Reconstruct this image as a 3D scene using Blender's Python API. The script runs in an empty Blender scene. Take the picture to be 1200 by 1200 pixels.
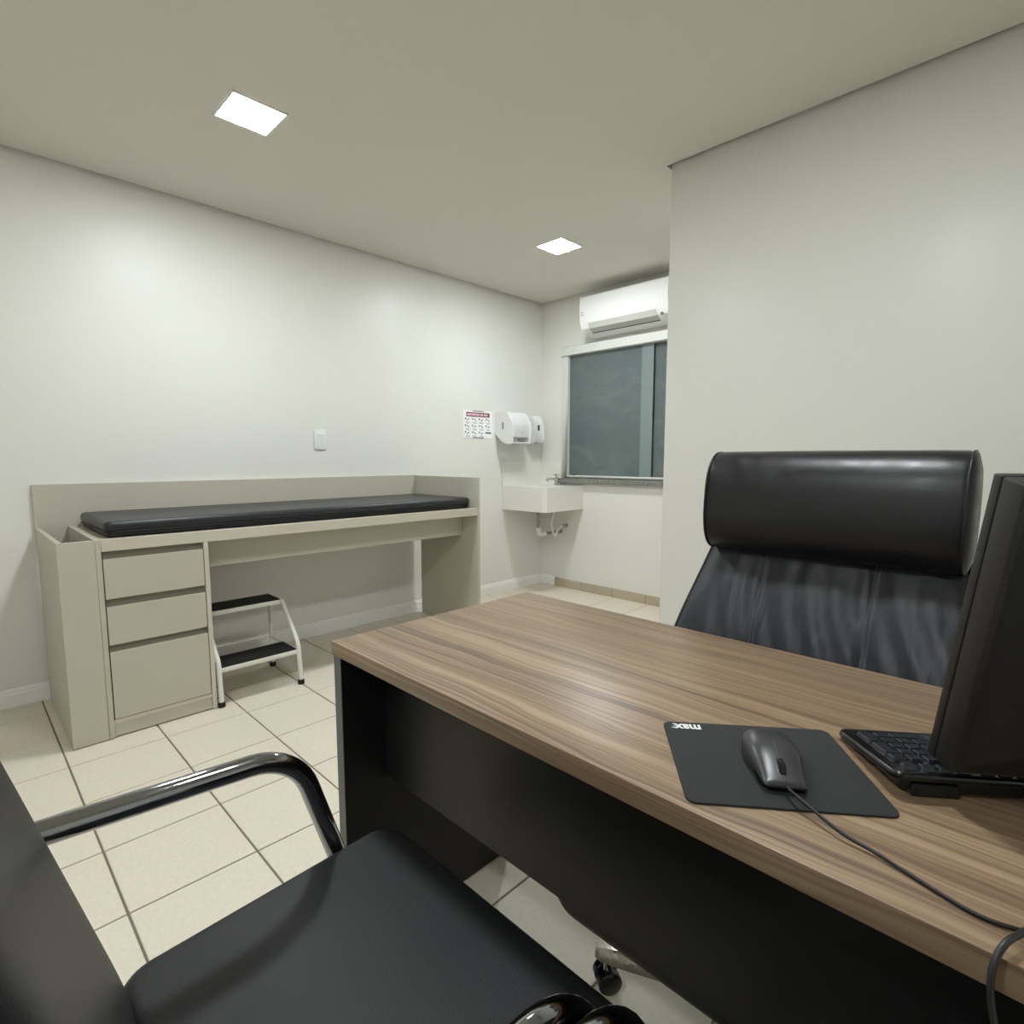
import bpy, bmesh, math, random
from mathutils import Vector, Matrix
random.seed(7)
S = bpy.context.scene
COL = S.collection
PI = math.pi

# ------------------------------------------------------------------ camera
cd = bpy.data.cameras.new('camera'); cam = bpy.data.objects.new('camera', cd); COL.objects.link(cam)
cd.sensor_width = 36.0; cd.lens = 653.19 / 1200 * 36
cd.shift_x = -(602.348 - 600) / 1200; cd.shift_y = (605.622 - 600) / 1200
cd.clip_start = 0.02
YAW, PIT = -0.776838749, -0.105765862
fw = Vector((math.sin(YAW) * math.cos(PIT), math.cos(YAW) * math.cos(PIT), math.sin(PIT)))
rt = Vector((math.cos(YAW), -math.sin(YAW), 0)); up = rt.cross(fw)
cam.matrix_world = Matrix(((rt.x, up.x, -fw.x, 0), (rt.y, up.y, -fw.y, 0), (rt.z, up.z, -fw.z, 1.13), (0, 0, 0, 1)))
S.camera = cam

# ------------------------------------------------------------------ world / exposure
w = bpy.data.worlds.new('world'); S.world = w; w.use_nodes = True
w.node_tree.nodes['Background'].inputs[0].default_value = (0.05, 0.055, 0.06, 1)
w.node_tree.nodes['Background'].inputs[1].default_value = 0.3
S.view_settings.view_transform = 'Standard'; S.view_settings.look = 'None'
S.view_settings.gamma = 1.0; S.view_settings.use_curve_mapping = False
S.view_settings.exposure = 0.90
LAMP = 85.0

# ------------------------------------------------------------------ materials
def lin(c):
    return tuple(((v / 255) / 12.92 if v / 255 <= 0.04045 else ((v / 255 + 0.055) / 1.055) ** 2.4) for v in c) + (1,)

def mat(name, col, rough=0.5, metal=0.0, spec=0.5, bump=0.0, bscale=100.0, var=0.0, vscale=4.0, rvar=0.0, coat=0.0,
        stretch=(1, 1, 1), bdetail=4.0):
    m = bpy.data.materials.new(name); m.use_nodes = True
    nt = m.node_tree; N = nt.nodes; L = nt.links; b = N['Principled BSDF']
    c = lin(col)
    b.inputs['Base Color'].default_value = c; b.inputs['Roughness'].default_value = rough
    b.inputs['Metallic'].default_value = metal; b.inputs['Specular IOR Level'].default_value = spec
    b.inputs['Coat Weight'].default_value = coat
    tc = N.new('ShaderNodeTexCoord'); mp = N.new('ShaderNodeMapping'); mp.inputs['Scale'].default_value = stretch
    L.new(tc.outputs['Object'], mp.inputs['Vector'])
    if var > 0:
        n = N.new('ShaderNodeTexNoise'); n.inputs['Scale'].default_value = vscale; n.inputs['Detail'].default_value = 5
        L.new(mp.outputs[0], n.inputs['Vector'])
        mx = N.new('ShaderNodeMix'); mx.data_type = 'RGBA'
        mx.inputs[6].default_value = tuple(v * (1 - var) for v in c[:3]) + (1,)
        mx.inputs[7].default_value = tuple(min(1, v * (1 + var)) for v in c[:3]) + (1,)
        L.new(n.outputs['Fac'], mx.inputs[0]); L.new(mx.outputs[2], b.inputs['Base Color'])
    if rvar > 0:
        n2 = N.new('ShaderNodeTexNoise'); n2.inputs['Scale'].default_value = vscale * 2; n2.inputs['Detail'].default_value = 4
        L.new(mp.outputs[0], n2.inputs['Vector'])
        mr = N.new('ShaderNodeMapRange'); mr.inputs[1].default_value = .3; mr.inputs[2].default_value = .7
        mr.inputs[3].default_value = max(0, rough - rvar); mr.inputs[4].default_value = min(1, rough + rvar)
        L.new(n2.outputs['Fac'], mr.inputs[0]); L.new(mr.outputs[0], b.inputs['Roughness'])
    if bump > 0:
        n3 = N.new('ShaderNodeTexNoise'); n3.inputs['Scale'].default_value = bscale; n3.inputs['Detail'].default_value = bdetail
        L.new(mp.outputs[0], n3.inputs['Vector'])
        bp = N.new('ShaderNodeBump'); bp.inputs['Strength'].default_value = bump; bp.inputs['Distance'].default_value = 0.002
        L.new(n3.outputs['Fac'], bp.inputs['Height']); L.new(bp.outputs[0], b.inputs['Normal'])
    return m

def wood_mat(name):
    m = bpy.data.materials.new(name); m.use_nodes = True
    nt = m.node_tree; N = nt.nodes; L = nt.links; b = N['Principled BSDF']
    tc = N.new('ShaderNodeTexCoord'); sep = N.new('ShaderNodeSeparateXYZ'); L.new(tc.outputs['Object'], sep.inputs[0])
    def math_(op, a, bb=None):
        n = N.new('ShaderNodeMath'); n.operation = op
        for i, v in enumerate((a, bb)):
            if v is None: continue
            if isinstance(v, (int, float)): n.inputs[i].default_value = v
            else: L.new(v, n.inputs[i])
        return n.outputs[0]
    def comb(x, y):
        n = N.new('ShaderNodeCombineXYZ'); L.new(x, n.inputs[0]); L.new(y, n.inputs[1]); return n.outputs[0]
    def noise(vec, sc, det=4, dist=0.0, rough=.5):
        n = N.new('ShaderNodeTexNoise'); n.inputs['Scale'].default_value = sc; n.inputs['Detail'].default_value = det
        n.inputs['Distortion'].default_value = dist; n.inputs['Roughness'].default_value = rough
        L.new(vec, n.inputs['Vector']); return n.outputs['Fac']
    x = sep.outputs[0]; y = math_('ADD', sep.outputs[1], math_('MULTIPLY', sep.outputs[2], 0.9))
    warp = noise(comb(math_('MULTIPLY', x, 1.6), math_('MULTIPLY', y, 5.0)), 1.0, 3)
    yw = math_('ADD', y, math_('MULTIPLY', warp, 0.09))
    broad = noise(comb(math_('MULTIPLY', x, 0.8), math_('MULTIPLY', yw, 34.0)), 1.0, 3)
    mid = noise(comb(math_('MULTIPLY', x, 1.1), math_('MULTIPLY', yw, 120.0)), 1.0, 5, 0.0, .6)
    fine = noise(comb(math_('MULTIPLY', x, 2.2), math_('MULTIPLY', yw, 330.0)), 1.0, 3)
    f = math_('ADD', math_('MULTIPLY', broad, .34), math_('ADD', math_('MULTIPLY', mid, .40), math_('MULTIPLY', fine, .26)))
    r = N.new('ShaderNodeValToRGB'); L.new(f, r.inputs[0])
    e = r.color_ramp.elements
    e[0].position = .33; e[0].color = lin((72, 56, 44)); e[1].position = .68; e[1].color = lin((176, 152, 124))
    for p, c in ((.42, (108, 88, 70)), (.48, (134, 111, 88)), (.56, (154, 131, 104))):
        k = e.new(p); k.color = lin(c)
    L.new(r.outputs[0], b.inputs['Base Color'])
    mr = N.new('ShaderNodeMapRange'); mr.inputs[3].default_value = .42; mr.inputs[4].default_value = .30
    L.new(f, mr.inputs[0]); L.new(mr.outputs[0], b.inputs['Roughness'])
    bp = N.new('ShaderNodeBump'); bp.inputs['Strength'].default_value = .25; bp.inputs['Distance'].default_value = .0006
    L.new(math_('ADD', fine, mid), bp.inputs['Height']); L.new(bp.outputs[0], b.inputs['Normal'])
    b.inputs['Specular IOR Level'].default_value = .45
    return m

def leather_mat(name, col, rough, wr=0.0):
    """black leather: fine pebble grain plus soft vertical creases"""
    m = mat(name, col, rough, bump=.0, var=.25, vscale=14, rvar=.08)
    nt = m.node_tree; N = nt.nodes; L = nt.links; b = N['Principled BSDF']
    tc = N.new('ShaderNodeTexCoord')
    n1 = N.new('ShaderNodeTexNoise'); n1.inputs['Scale'].default_value = 320; n1.inputs['Detail'].default_value = 3
    L.new(tc.outputs['Object'], n1.inputs['Vector'])
    b1 = N.new('ShaderNodeBump'); b1.inputs['Strength'].default_value = .25; b1.inputs['Distance'].default_value = .001
    L.new(n1.outputs['Fac'], b1.inputs['Height'])
    last = b1
    if wr > 0:
        mp = N.new('ShaderNodeMapping'); mp.inputs['Scale'].default_value = (15, 4, 2.6); L.new(tc.outputs['Object'], mp.inputs['Vector'])
        n2 = N.new('ShaderNodeTexNoise'); n2.inputs['Scale'].default_value = 1.0; n2.inputs['Detail'].default_value = 3
        n2.inputs['Distortion'].default_value = .6
        L.new(mp.outputs[0], n2.inputs['Vector'])
        b2 = N.new('ShaderNodeBump'); b2.inputs['Strength'].default_value = wr; b2.inputs['Distance'].default_value = .03
        L.new(n2.outputs['Fac'], b2.inputs['Height']); L.new(b1.outputs[0], b2.inputs['Normal']); last = b2
    L.new(last.outputs[0], b.inputs['Normal'])
    return m

def emit_mat(name, col, st):
    m = bpy.data.materials.new(name); m.use_nodes = True
    N = m.node_tree.nodes; b = N['Principled BSDF']
    b.inputs['Base Color'].default_value = (.8, .8, .8, 1)
    b.inputs['Emission Color'].default_value = col; b.inputs['Emission Strength'].default_value = st
    return m

def glass_mat(name, col, dirt, trans):
    m = mat(name, col, .12, spec=.5)
    nt = m.node_tree; N = nt.nodes; L = nt.links; b = N['Principled BSDF']
    tc = N.new('ShaderNodeTexCoord'); mp = N.new('ShaderNodeMapping')
    mp.inputs['Rotation'].default_value = (0, .9, 0); mp.inputs['Scale'].default_value = (1.2, 1, 3.0)
    L.new(tc.outputs['Object'], mp.inputs['Vector'])
    n = N.new('ShaderNodeTexNoise'); n.inputs['Scale'].default_value = 2.0; n.inputs['Detail'].default_value = 6; n.inputs['Distortion'].default_value = 1.2
    L.new(mp.outputs[0], n.inputs['Vector'])
    r = N.new('ShaderNodeMapRange'); r.inputs[1].default_value = .5; r.inputs[2].default_value = 1.1
    L.new(n.outputs['Fac'], r.inputs[0])
    mx = N.new('ShaderNodeMix'); mx.data_type = 'RGBA'; mx.inputs[6].default_value = lin(col); mx.inputs[7].default_value = lin(dirt)
    L.new(r.outputs[0], mx.inputs[0]); L.new(mx.outputs[2], b.inputs['Base Color'])
    b.inputs['Transmission Weight'].default_value = trans
    mr = N.new('ShaderNodeMapRange'); mr.inputs[3].default_value = .12; mr.inputs[4].default_value = .4
    L.new(r.outputs[0], mr.inputs[0]); L.new(mr.outputs[0], b.inputs['Roughness'])
    return m

def granite_mat(name):
    m = mat(name, (120, 122, 116), .35)
    nt = m.node_tree; N = nt.nodes; L = nt.links; b = N['Principled BSDF']
    tc = N.new('ShaderNodeTexCoord'); v = N.new('ShaderNodeTexNoise'); v.inputs['Scale'].default_value = 160; v.inputs['Detail'].default_value = 4
    L.new(tc.outputs['Object'], v.inputs['Vector'])
    r = N.new('ShaderNodeValToRGB'); e = r.color_ramp.elements
    e[0].position = .38; e[0].color = lin((60, 64, 60)); e[1].position = .62; e[1].color = lin((168, 170, 160))
    L.new(v.outputs['Fac'], r.inputs[0]); L.new(r.outputs[0], b.inputs['Base Color'])
    return m

M = dict(
    wall=mat('wall_paint', (232, 231, 225), .38, spec=.35, bump=.12, bscale=35, var=.012, vscale=2.0, rvar=.05),
    ceil=mat('ceiling_paint', (226, 223, 213), .9, spec=.1, bump=.05, bscale=60),
    slab=mat('slab_grey', (110, 106, 98), .9),
    tile=mat('tile_beige', (228, 219, 201), .42, spec=.4, bump=.5, bscale=150, var=.10, vscale=75, bdetail=6),
    grout=mat('grout_grey', (122, 114, 100), .9, var=.15, vscale=20),
    white_trim=mat('white_painted_trim', (246, 246, 242), .4, bump=.05, bscale=30),
    skirt=mat('skirting_tile', (190, 176, 154), .4, bump=.2, bscale=150, var=.05, vscale=40),
    lam=mat('taupe_laminate', (193, 188, 173), .42, spec=.35, var=.02, vscale=8, bump=.03, bscale=200),
    lam_edge=mat('taupe_laminate_edge', (205, 198, 181), .42, spec=.35, var=.02, vscale=8),
    channel=mat('drawer_channel', (132, 124, 108), .5),
    vinyl=mat('black_vinyl', (38, 40, 43), .38, bump=.15, bscale=300, var=.1, vscale=10),
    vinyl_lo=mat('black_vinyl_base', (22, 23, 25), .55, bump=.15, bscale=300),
    seam=mat('seam_thread', (16, 16, 20), .7),
    thread=mat('pale_thread', (92, 88, 106), .6),
    stoolw=mat('chipped_white_enamel', (226, 225, 216), .35, var=.05, vscale=30),
    rubber=mat('black_ribbed_rubber', (24, 23, 23), .75, bump=.3, bscale=200),
    plast=mat('white_plastic', (238, 238, 236), .28, var=.01),
    plast_side=mat('white_plastic_satin', (228, 230, 230), .38),
    acgrey=mat('pale_grey_plastic', (196, 196, 190), .4),
    blk=mat('black_plastic', (20, 20, 21), .38, bump=.05, bscale=400),
    blk_gloss=mat('black_plastic_gloss', (18, 18, 20), .2),
    key=mat('key_plastic', (38, 40, 46), .26, bump=.05, bscale=300),
    mon=mat('monitor_plastic', (34, 32, 30), .5, bump=.1, bscale=500),
    mon_back=mat('monitor_back_plastic', (17, 17, 18), .6, bump=.2, bscale=500),
    mousem=mat('mouse_plastic', (52, 52, 54), .34),
    pad=mat('cloth_pad', (42, 44, 45), .9, bump=.3, bscale=900, var=.08, vscale=20),
    ink_white=mat('white_print', (232, 232, 232), .7),
    ink_dark=mat('dark_ink', (70, 68, 82), .8),
    ink_grey=mat('grey_ink', (150, 150, 158), .8),
    ink_maroon=mat('maroon_ink', (122, 34, 58), .8),
    ink_brown=mat('brown_ink', (110, 80, 82), .8),
    ink_pink=mat('pale_pink_ink', (244, 214, 220), .8),
    ink_navy=mat('navy_ink', (58, 52, 92), .8),
    paper=mat('poster_paper', (246, 246, 247), .6),
    chrome=mat('chrome', (205, 205, 205), .12, metal=1.0, rvar=.04),
    chrome_w=mat('worn_chrome', (170, 165, 158), .3, metal=1.0, rvar=.1, vscale=20),
    dchrome=mat('black_chrome_tube', (150, 152, 156), .07, metal=1.0),
    basin=mat('white_quartz', (236, 234, 226), .3, var=.01),
    pvc=mat('white_pvc', (224, 222, 214), .4),
    hose=mat('cream_hose', (234, 230, 218), .5),
    alu=mat('white_aluminium', (222, 223, 219), .4),
    granite=granite_mat('grey_granite'),
    glass=glass_mat('dusty_glass', (104, 115, 116), (134, 144, 143), .12),
    glass2=glass_mat('dusty_green_glass', (136, 150, 149), (146, 158, 156), .12),
    conc=mat('exterior_concrete', (96, 100, 98), .9, bump=.4, bscale=20, var=.2, vscale=3),
    wood=wood_mat('walnut_laminate'),
    graph=mat('black_melamine', (21, 21, 21), .42, spec=.4, bump=.12, bscale=400),
    graph_edge=mat('graphite_edge', (98, 98, 97), .5),
    leather=leather_mat('black_leather', (24, 25, 28), .36, .0),
    leather_w=leather_mat('creased_black_leather', (37, 40, 45), .46, .20),
    fabric=mat('visitor_chair_vinyl', (28, 30, 32), .5, spec=.45, bump=.25, bscale=500, var=.08, vscale=9),
    cable=mat('black_cable', (22, 20, 20), .5),
    cable2=mat('grey_black_cable', (44, 44, 43), .4),
    lamp=emit_mat('led_diffuser', (.925, .98, 1.0, 1), LAMP),
    lamp_rim=mat('lamp_rim', (235, 235, 230), .5),
)

# ------------------------------------------------------------------ mesh helpers
def world_loc(o):
    v = Vector((0, 0, 0))
    while o is not None:
        v += o.location; o = o.parent
    return v

def obj(name, bm, m, parent=None, local=False, smooth=None, bevel=0.0, seg=2):
    """link bm as ONE mesh object. Coordinates are world ones unless local=True"""
    if bevel > 0:
        bmesh.ops.remove_doubles(bm, verts=bm.verts, dist=1e-6)
        es = [e for e in bm.edges if len(e.link_faces) == 2 and e.calc_face_angle(0) > .5]
        bmesh.ops.bevel(bm, geom=es, offset=bevel, segments=seg, profile=.5, affect='EDGES')
    if parent is not None and not local:
        bmesh.ops.translate(bm, verts=bm.verts, vec=-world_loc(parent))
    bmesh.ops.recalc_face_normals(bm, faces=bm.faces)
    me = bpy.data.meshes.new(name); bm.to_mesh(me); bm.free()
    me.materials.append(M[m] if isinstance(m, str) else m)
    if smooth is None and bevel > 0: smooth = 40
    if smooth:
        me.polygons.foreach_set('use_smooth', [True] * len(me.polygons)); me.set_sharp_from_angle(angle=math.radians(smooth))
    o = bpy.data.objects.new(name, me); COL.objects.link(o)
    if parent is not None: o.parent = parent
    return o

def tag(o, label, cat, group=None):
    o['label'] = label; o['category'] = cat
    if group: o['group'] = group
    return o
def thing(name, label, cat, loc=(0, 0, 0), rotz=0.0, group=None):
    o = bpy.data.objects.new(name, None); COL.objects.link(o); o.empty_display_size = .05
    o.location = loc; o.rotation_euler = (0, 0, rotz)
    return tag(o, label, cat, group)
def struct(name, bm, m, parent=None, **k):
    o = obj(name, bm, m, parent, **k)
    if parent is None: o['kind'] = 'structure'
    return o
def B(): return bmesh.new()
def box(bm, x0, x1, y0, y1, z0, z1):
    v = [bm.verts.new(p) for p in ((x0, y0, z0), (x1, y0, z0), (x1, y1, z0), (x0, y1, z0), (x0, y0, z1), (x1, y0, z1), (x1, y1, z1), (x0, y1, z1))]
    for f in ((0, 3, 2, 1), (4, 5, 6, 7), (0, 1, 5, 4), (1, 2, 6, 5), (2, 3, 7, 6), (3, 0, 4, 7)): bm.faces.new([v[i] for i in f])
    return bm
def bx(x0, x1, y0, y1, z0, z1): return box(B(), x0, x1, y0, y1, z0, z1)
def prism(bm, pts, axis, a0, a1):
    """polygon pts (2D) extruded along an axis 'x','y','z'"""
    def P(p, a): return {'x': (a, p[0], p[1]), 'y': (p[0], a, p[1]), 'z': (p[0], p[1], a)}[axis]
    A = [bm.verts.new(P(p, a0)) for p in pts]; C = [bm.verts.new(P(p, a1)) for p in pts]
    bm.faces.new(A); bm.faces.new(C[::-1]); n = len(pts)
    for i in range(n): bm.faces.new((A[i], A[(i + 1) % n], C[(i + 1) % n], C[i]))
    return bm
def smooth_path(pts, n=8):
    P = [Vector(p) for p in pts]; out = []
    for i in range(len(P) - 1):
        p0 = P[max(i - 1, 0)]; p1 = P[i]; p2 = P[i + 1]; p3 = P[min(i + 2, len(P) - 1)]
        for k in range(n):
            t = k / n
            out.append(.5 * ((2 * p1) + (p2 - p0) * t + (2 * p0 - 5 * p1 + 4 * p2 - p3) * t * t + (3 * p1 - p0 - 3 * p2 + p3) * t ** 3))
    out.append(P[-1]); return out
def fillet(pts, rad, n=8):
    """polyline with rounded corners"""
    P = [Vector(p) for p in pts]; out = [P[0]]
    for i in range(1, len(P) - 1):
        a = (P[i - 1] - P[i]); b = (P[i + 1] - P[i]); r = rad[i - 1] if isinstance(rad, (list, tuple)) else rad
        an = a.angle(b); d = min(r / math.tan(an / 2), a.length * .49, b.length * .49); rr = d * math.tan(an / 2)
        p0 = P[i] + a.normalized() * d; p1 = P[i] + b.normalized() * d
        c = P[i] + (a.normalized() + b.normalized()).normalized() * (rr / math.sin(an / 2))
        v0 = p0 - c; v1 = p1 - c; th = v0.angle(v1)
        for k in range(n + 1):
            t = k / n
            out.append(c + (v0 * math.sin((1 - t) * th) + v1 * math.sin(t * th)) / math.sin(th))
    out.append(P[-1]); return out
def tube(bm, path, r, n=12, caps=True, r2=None):
    """sweep; r2 gives an oval section (r = along the frame normal, r2 = binormal)"""
    P = [Vector(p) for p in path]
    P = [P[0]] + [P[i] for i in range(1, len(P)) if (P[i] - P[i - 1]).length > 1e-6]
    T = [((P[min(i + 1, len(P) - 1)] - P[max(i - 1, 0)]).normalized()) for i in range(len(P))]
    nrm = T[0].orthogonal().normalized()
    if abs(T[0].z) < .9: nrm = (Vector((0, 0, 1)) - T[0] * T[0].z).normalized()
    rings = []
    for i, p in enumerate(P):
        if i: nrm = (T[i - 1].rotation_difference(T[i]) @ nrm); nrm = (nrm - T[i] * nrm.dot(T[i])).normalized()
        bn = T[i].cross(nrm); rr = r[i] if isinstance(r, (list, tuple)) else r
        q = r2 if r2 else rr
        rings.append([bm.verts.new(p + nrm * (math.cos(2 * PI * k / n) * rr) + bn * (math.sin(2 * PI * k / n) * q)) for k in range(n)])
    for a, c in zip(rings, rings[1:]):
        for k in range(n): bm.faces.new((a[k], a[(k + 1) % n], c[(k + 1) % n], c[k]))
    if caps: bm.faces.new(rings[0][::-1]); bm.faces.new(rings[-1])
    return bm
def rrect(w, d, r, n=6):
    """rounded rectangle outline centred on 0"""
    out = []
    for cx, cy, a0 in ((w / 2 - r, d / 2 - r, 0), (-w / 2 + r, d / 2 - r, 90), (-w / 2 + r, -d / 2 + r, 180), (w / 2 - r, -d / 2 + r, 270)):
        for k in range(n + 1):
            a = math.radians(a0 + 90 * k / n); out.append((cx + r * math.cos(a), cy + r * math.sin(a)))
    return out
def loft(bm, loops, cap0=True, cap1=True):
    R_ = [[bm.verts.new(p) for p in L] for L in loops]; n = len(R_[0])
    for a, c in zip(R_, R_[1:]):
        for k in range(n): bm.faces.new((a[k], a[(k + 1) % n], c[(k + 1) % n], c[k]))
    if cap0: bm.faces.new(R_[0][::-1])
    if cap1: bm.faces.new(R_[-1])
    return bm
def pad_shape(w, d, z0, z1, rc, re, n=8, ne=5, cx=0.0, cy=0.0, rb=None):
    """upholstered / moulded slab: rounded plan corners rc, rounded top edge re and bottom edge rb"""
    rb = re if rb is None else rb
    loops = []
    for k in range(ne + 1):
        a = PI / 2 * k / ne; ins = rb * (1 - math.sin(a)); z = z0 + rb * (1 - math.cos(a))
        loops.append([(cx + x, cy + y, z) for x, y in rrect(w - 2 * ins, d - 2 * ins, max(rc - ins, .001), n)])
    for k in range(ne + 1):
        a = PI / 2 * k / ne; ins = re * (1 - math.cos(a)); z = z1 - re + re * math.sin(a)
        loops.append([(cx + x, cy + y, z) for x, y in rrect(w - 2 * ins, d - 2 * ins, max(rc - ins, .001), n)])
    return loft(B(), loops)
def pillow(fn, nu, nv):
    """closed shell from fn(u, v, s), u and v in -1..1, s = +1 front / -1 back; both sides meet on the rim"""
    bm = B(); F = {}
    def us(i, n): return -math.cos(PI * i / n)
    for s in (1, -1):
        for i in range(nu + 1):
            for j in range(nv + 1):
                rim = i in (0, nu) or j in (0, nv)
                if rim and s == -1: F[s, i, j] = F[1, i, j]; continue
                F[s, i, j] = bm.verts.new(fn(us(i, nu), us(j, nv), 0 if rim else s))
    for s in (1, -1):
        for i in range(nu):
            for j in range(nv): bm.faces.new((F[s, i, j], F[s, i + 1, j], F[s, i + 1, j + 1], F[s, i, j + 1]))
    return bm
def disc_lathe(bm, prof, c, axis='z', n=24):
    """profile [(r, h)] turned around an axis through c"""
    c = Vector(c); rings = []
    for r, h in prof:
        ring = []
        for k in range(n):
            a = 2 * PI * k / n; p = (r * math.cos(a), r * math.sin(a), h)
            if axis == 'x': p = (p[2], p[0], p[1])
            if axis == 'y': p = (p[0], p[2], p[1])
            ring.append(bm.verts.new(c + Vector(p)))
        rings.append(ring)
    for a, b in zip(rings, rings[1:]):
        for k in range(n): bm.faces.new((a[k], a[(k + 1) % n], b[(k + 1) % n], b[k]))
    bm.faces.new(rings[0][::-1]); bm.faces.new(rings[-1])
    return bm
def copy_tree(o, parent=None):
    c = o.copy(); COL.objects.link(c); c.parent = parent
    for ch in list(o.children): copy_tree(ch, c)
    return c

# ------------------------------------------------------------------ the room
XL, YB, H = -3.34, 3.74, 2.453          # left wall, window wall, ceiling
XP, YP = -1.378, 2.43                   # corner of the partition block
XR, YR = 1.25, -1.88                    # walls behind and beside the camera
WT = .15; HT = 2.60

# floor: grout bed with single tiles
fl = struct('floor', bx(XL - .02, XR + .02, YR - .02, YB + .02, -.06, -.0028), 'grout')
PX, PY, GX, GY = .3135, .3135, -2.521, .237
G = .0028
def tile_bm(x0, x1, y0, y1, c=.0016):
    bm = B()
    lo = [bm.verts.new(p) for p in ((x0, y0, -.008), (x1, y0, -.008), (x1, y1, -.008), (x0, y1, -.008))]
    mi = [bm.verts.new(p) for p in ((x0, y0, -c), (x1, y0, -c), (x1, y1, -c), (x0, y1, -c))]
    tp = [bm.verts.new(p) for p in ((x0 + c, y0 + c, 0), (x1 - c, y0 + c, 0), (x1 - c, y1 - c, 0), (x0 + c, y1 - c, 0))]
    for a, b in ((lo, mi), (mi, tp)):
        for k in range(4): bm.faces.new((a[k], a[(k + 1) % 4], b[(k + 1) % 4], b[k]))
    bm.faces.new(tp)
    return bm
full = None
for i in range(-4, 14):
    for j in range(-8, 13):
        x0 = GX + i * PX + G; x1 = x0 + PX - 2 * G; y0 = GY + j * PY + G; y1 = y0 + PY - 2 * G
        cx0, cx1, cy0, cy1 = max(x0, XL), min(x1, XR), max(y0, YR), min(y1, YB)
        if cx1 - cx0 < .012 or cy1 - cy0 < .012: continue
        if cy0 > YP - .02 and cx0 > XP - .02: continue
        if cy1 > YP and cx0 < XP < cx1 and cy0 > YP: cx1 = XP
        if (cx0, cx1, cy0, cy1) == (x0, x1, y0, y1) and cx1 - cx0 > .3:
            if full is None:
                t = obj('floor_tile', tile_bm(0, PX - 2 * G, 0, PY - 2 * G), 'tile', fl, local=True); full = t.data
            else:
                t = bpy.data.objects.new('floor_tile', full); COL.objects.link(t); t.parent = fl
            t.location = (x0, y0, 0)
        else:
            obj('floor_tile', tile_bm(cx0, cx1, cy0, cy1), 'tile', fl, local=True)

struct('wall_left', bx(XL - WT, XL, YR - WT, YB + WT, -.05, HT), 'wall')
WX0, WX1, WZ0, WZ1 = -3.075, -1.62, .955, 2.035     # window opening
bm = B()
box(bm, XL, WX0, YB, YB + WT, -.05, HT); box(bm, WX1, XP + .3, YB, YB + WT, -.05, HT)
box(bm, WX0, WX1, YB, YB + WT, -.05, WZ0); box(bm, WX0, WX1, YB, YB + WT, WZ1, HT)
struct('wall_back', bm, 'wall')
struct('wall_partition', bx(XP, XR + WT, YP, YB, -.05, HT), 'wall', bevel=.003)
struct('wall_right', bx(XR, XR + WT, YR - WT, YP, -.05, HT), 'wall')
struct('wall_rear', bx(XL, XR, YR - WT, YR, -.05, HT), 'wall')
# dropped plaster ceiling, stopping short of the walls (shadow gap), slab above it
g = .018
bm = prism(B(), [(XL + g, YR + g), (XR - g, YR + g), (XR - g, YP - g), (XP - g, YP - g), (XP - g, YB - g), (XL + g, YB - g)], 'z', H, H + .03)
struct('ceiling', bm, 'ceil')
struct('ceiling_slab', bx(XL - WT, XR + WT, YR - WT, YB + WT, HT, HT + .1), 'slab')

# moulded white baseboard on the long wall, tile skirting under the window
prof = [(0, 0), (.014, 0), (.014, .060), (.010, .066), (.010, .074), (.004, .084), (0, .084)]
struct('baseboard_left', prism(B(), [(XL + p[0], p[1]) for p in prof], 'y', YR, YB), 'white_trim', smooth=30)
struct('baseboard_back', prism(B(), [(YB - p[0], p[1]) for p in prof], 'x', XL + .015, -3.158), 'white_trim', smooth=30)
sk = struct('trim_1', bx(-3.156, XP, YB - .004, YB, 0, .068), 'grout')
xs = [-3.155, -2.862, -2.549, -2.240, -1.93, -1.62, XP]
for a, b in zip(xs, xs[1:]):
    obj('skirting_tile', bx(a + .002, b - .002, YB - .010, YB - .001, .001, .072), 'skirt', sk, bevel=.0015, seg=1)
sk2 = struct('trim_2', bx(XP, XR, YP - .004, YP, 0, .068), 'grout')
for k in range(8):
    a = XP + .33 * k; b = min(a + .33, XR)
    obj('skirting_tile', bx(a + .002, b - .002, YP - .010, YP - .001, .001, .072), 'skirt', sk2, bevel=.0015, seg=1)

# window: white aluminium frame, two sliding panes, overlap stile, granite sill
wf = B(); fy0, fy1 = YB - .012, YB + .05
box(wf, WX0 - .02, WX0 + .045, fy0, fy1, WZ0, WZ1); box(wf, WX1 - .045, WX1 + .02, fy0, fy1, WZ0, WZ1)
box(wf, WX0 + .045, WX1 - .045, fy0, fy1, WZ0, WZ0 + .026)
win = struct('window_1', wf, 'alu', bevel=.002, seg=1)
obj('window_track', bx(WX0 - .02, WX1 + .02, YB - .03, fy1, WZ1 - .058, WZ1 + .012), 'alu', win, bevel=.003, seg=1)
obj('window_pane', bx(WX0 + .045, -2.235, YB + .018, YB + .026, WZ0 + .026, WZ1 - .058), 'glass', win)
obj('window_pane', bx(-2.235, WX1 - .045, YB + .034, YB + .042, WZ0 + .026, WZ1 - .058), 'glass', win)
obj('overlap_strip', bx(-2.333, -2.232, YB + .010, YB + .017, WZ0 + .026, WZ1 - .058), 'glass2', win)
obj('pane_latch', bx(-2.99, -2.95, YB - .006, YB + .016, WZ0 + .026, WZ0 + .036), 'blk', win, bevel=.002, seg=1)
sl = struct('window_sill', bx(-3.10, WX1 + .04, YB - .045, YB - .001, .917, .954), 'granite', bevel=.003, seg=1)
del sl['kind']; sl.parent = win; 
struct('wall_outside', bx(-3.6, -1.0, 4.35, 4.45, -.05, HT), 'conc')

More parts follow.
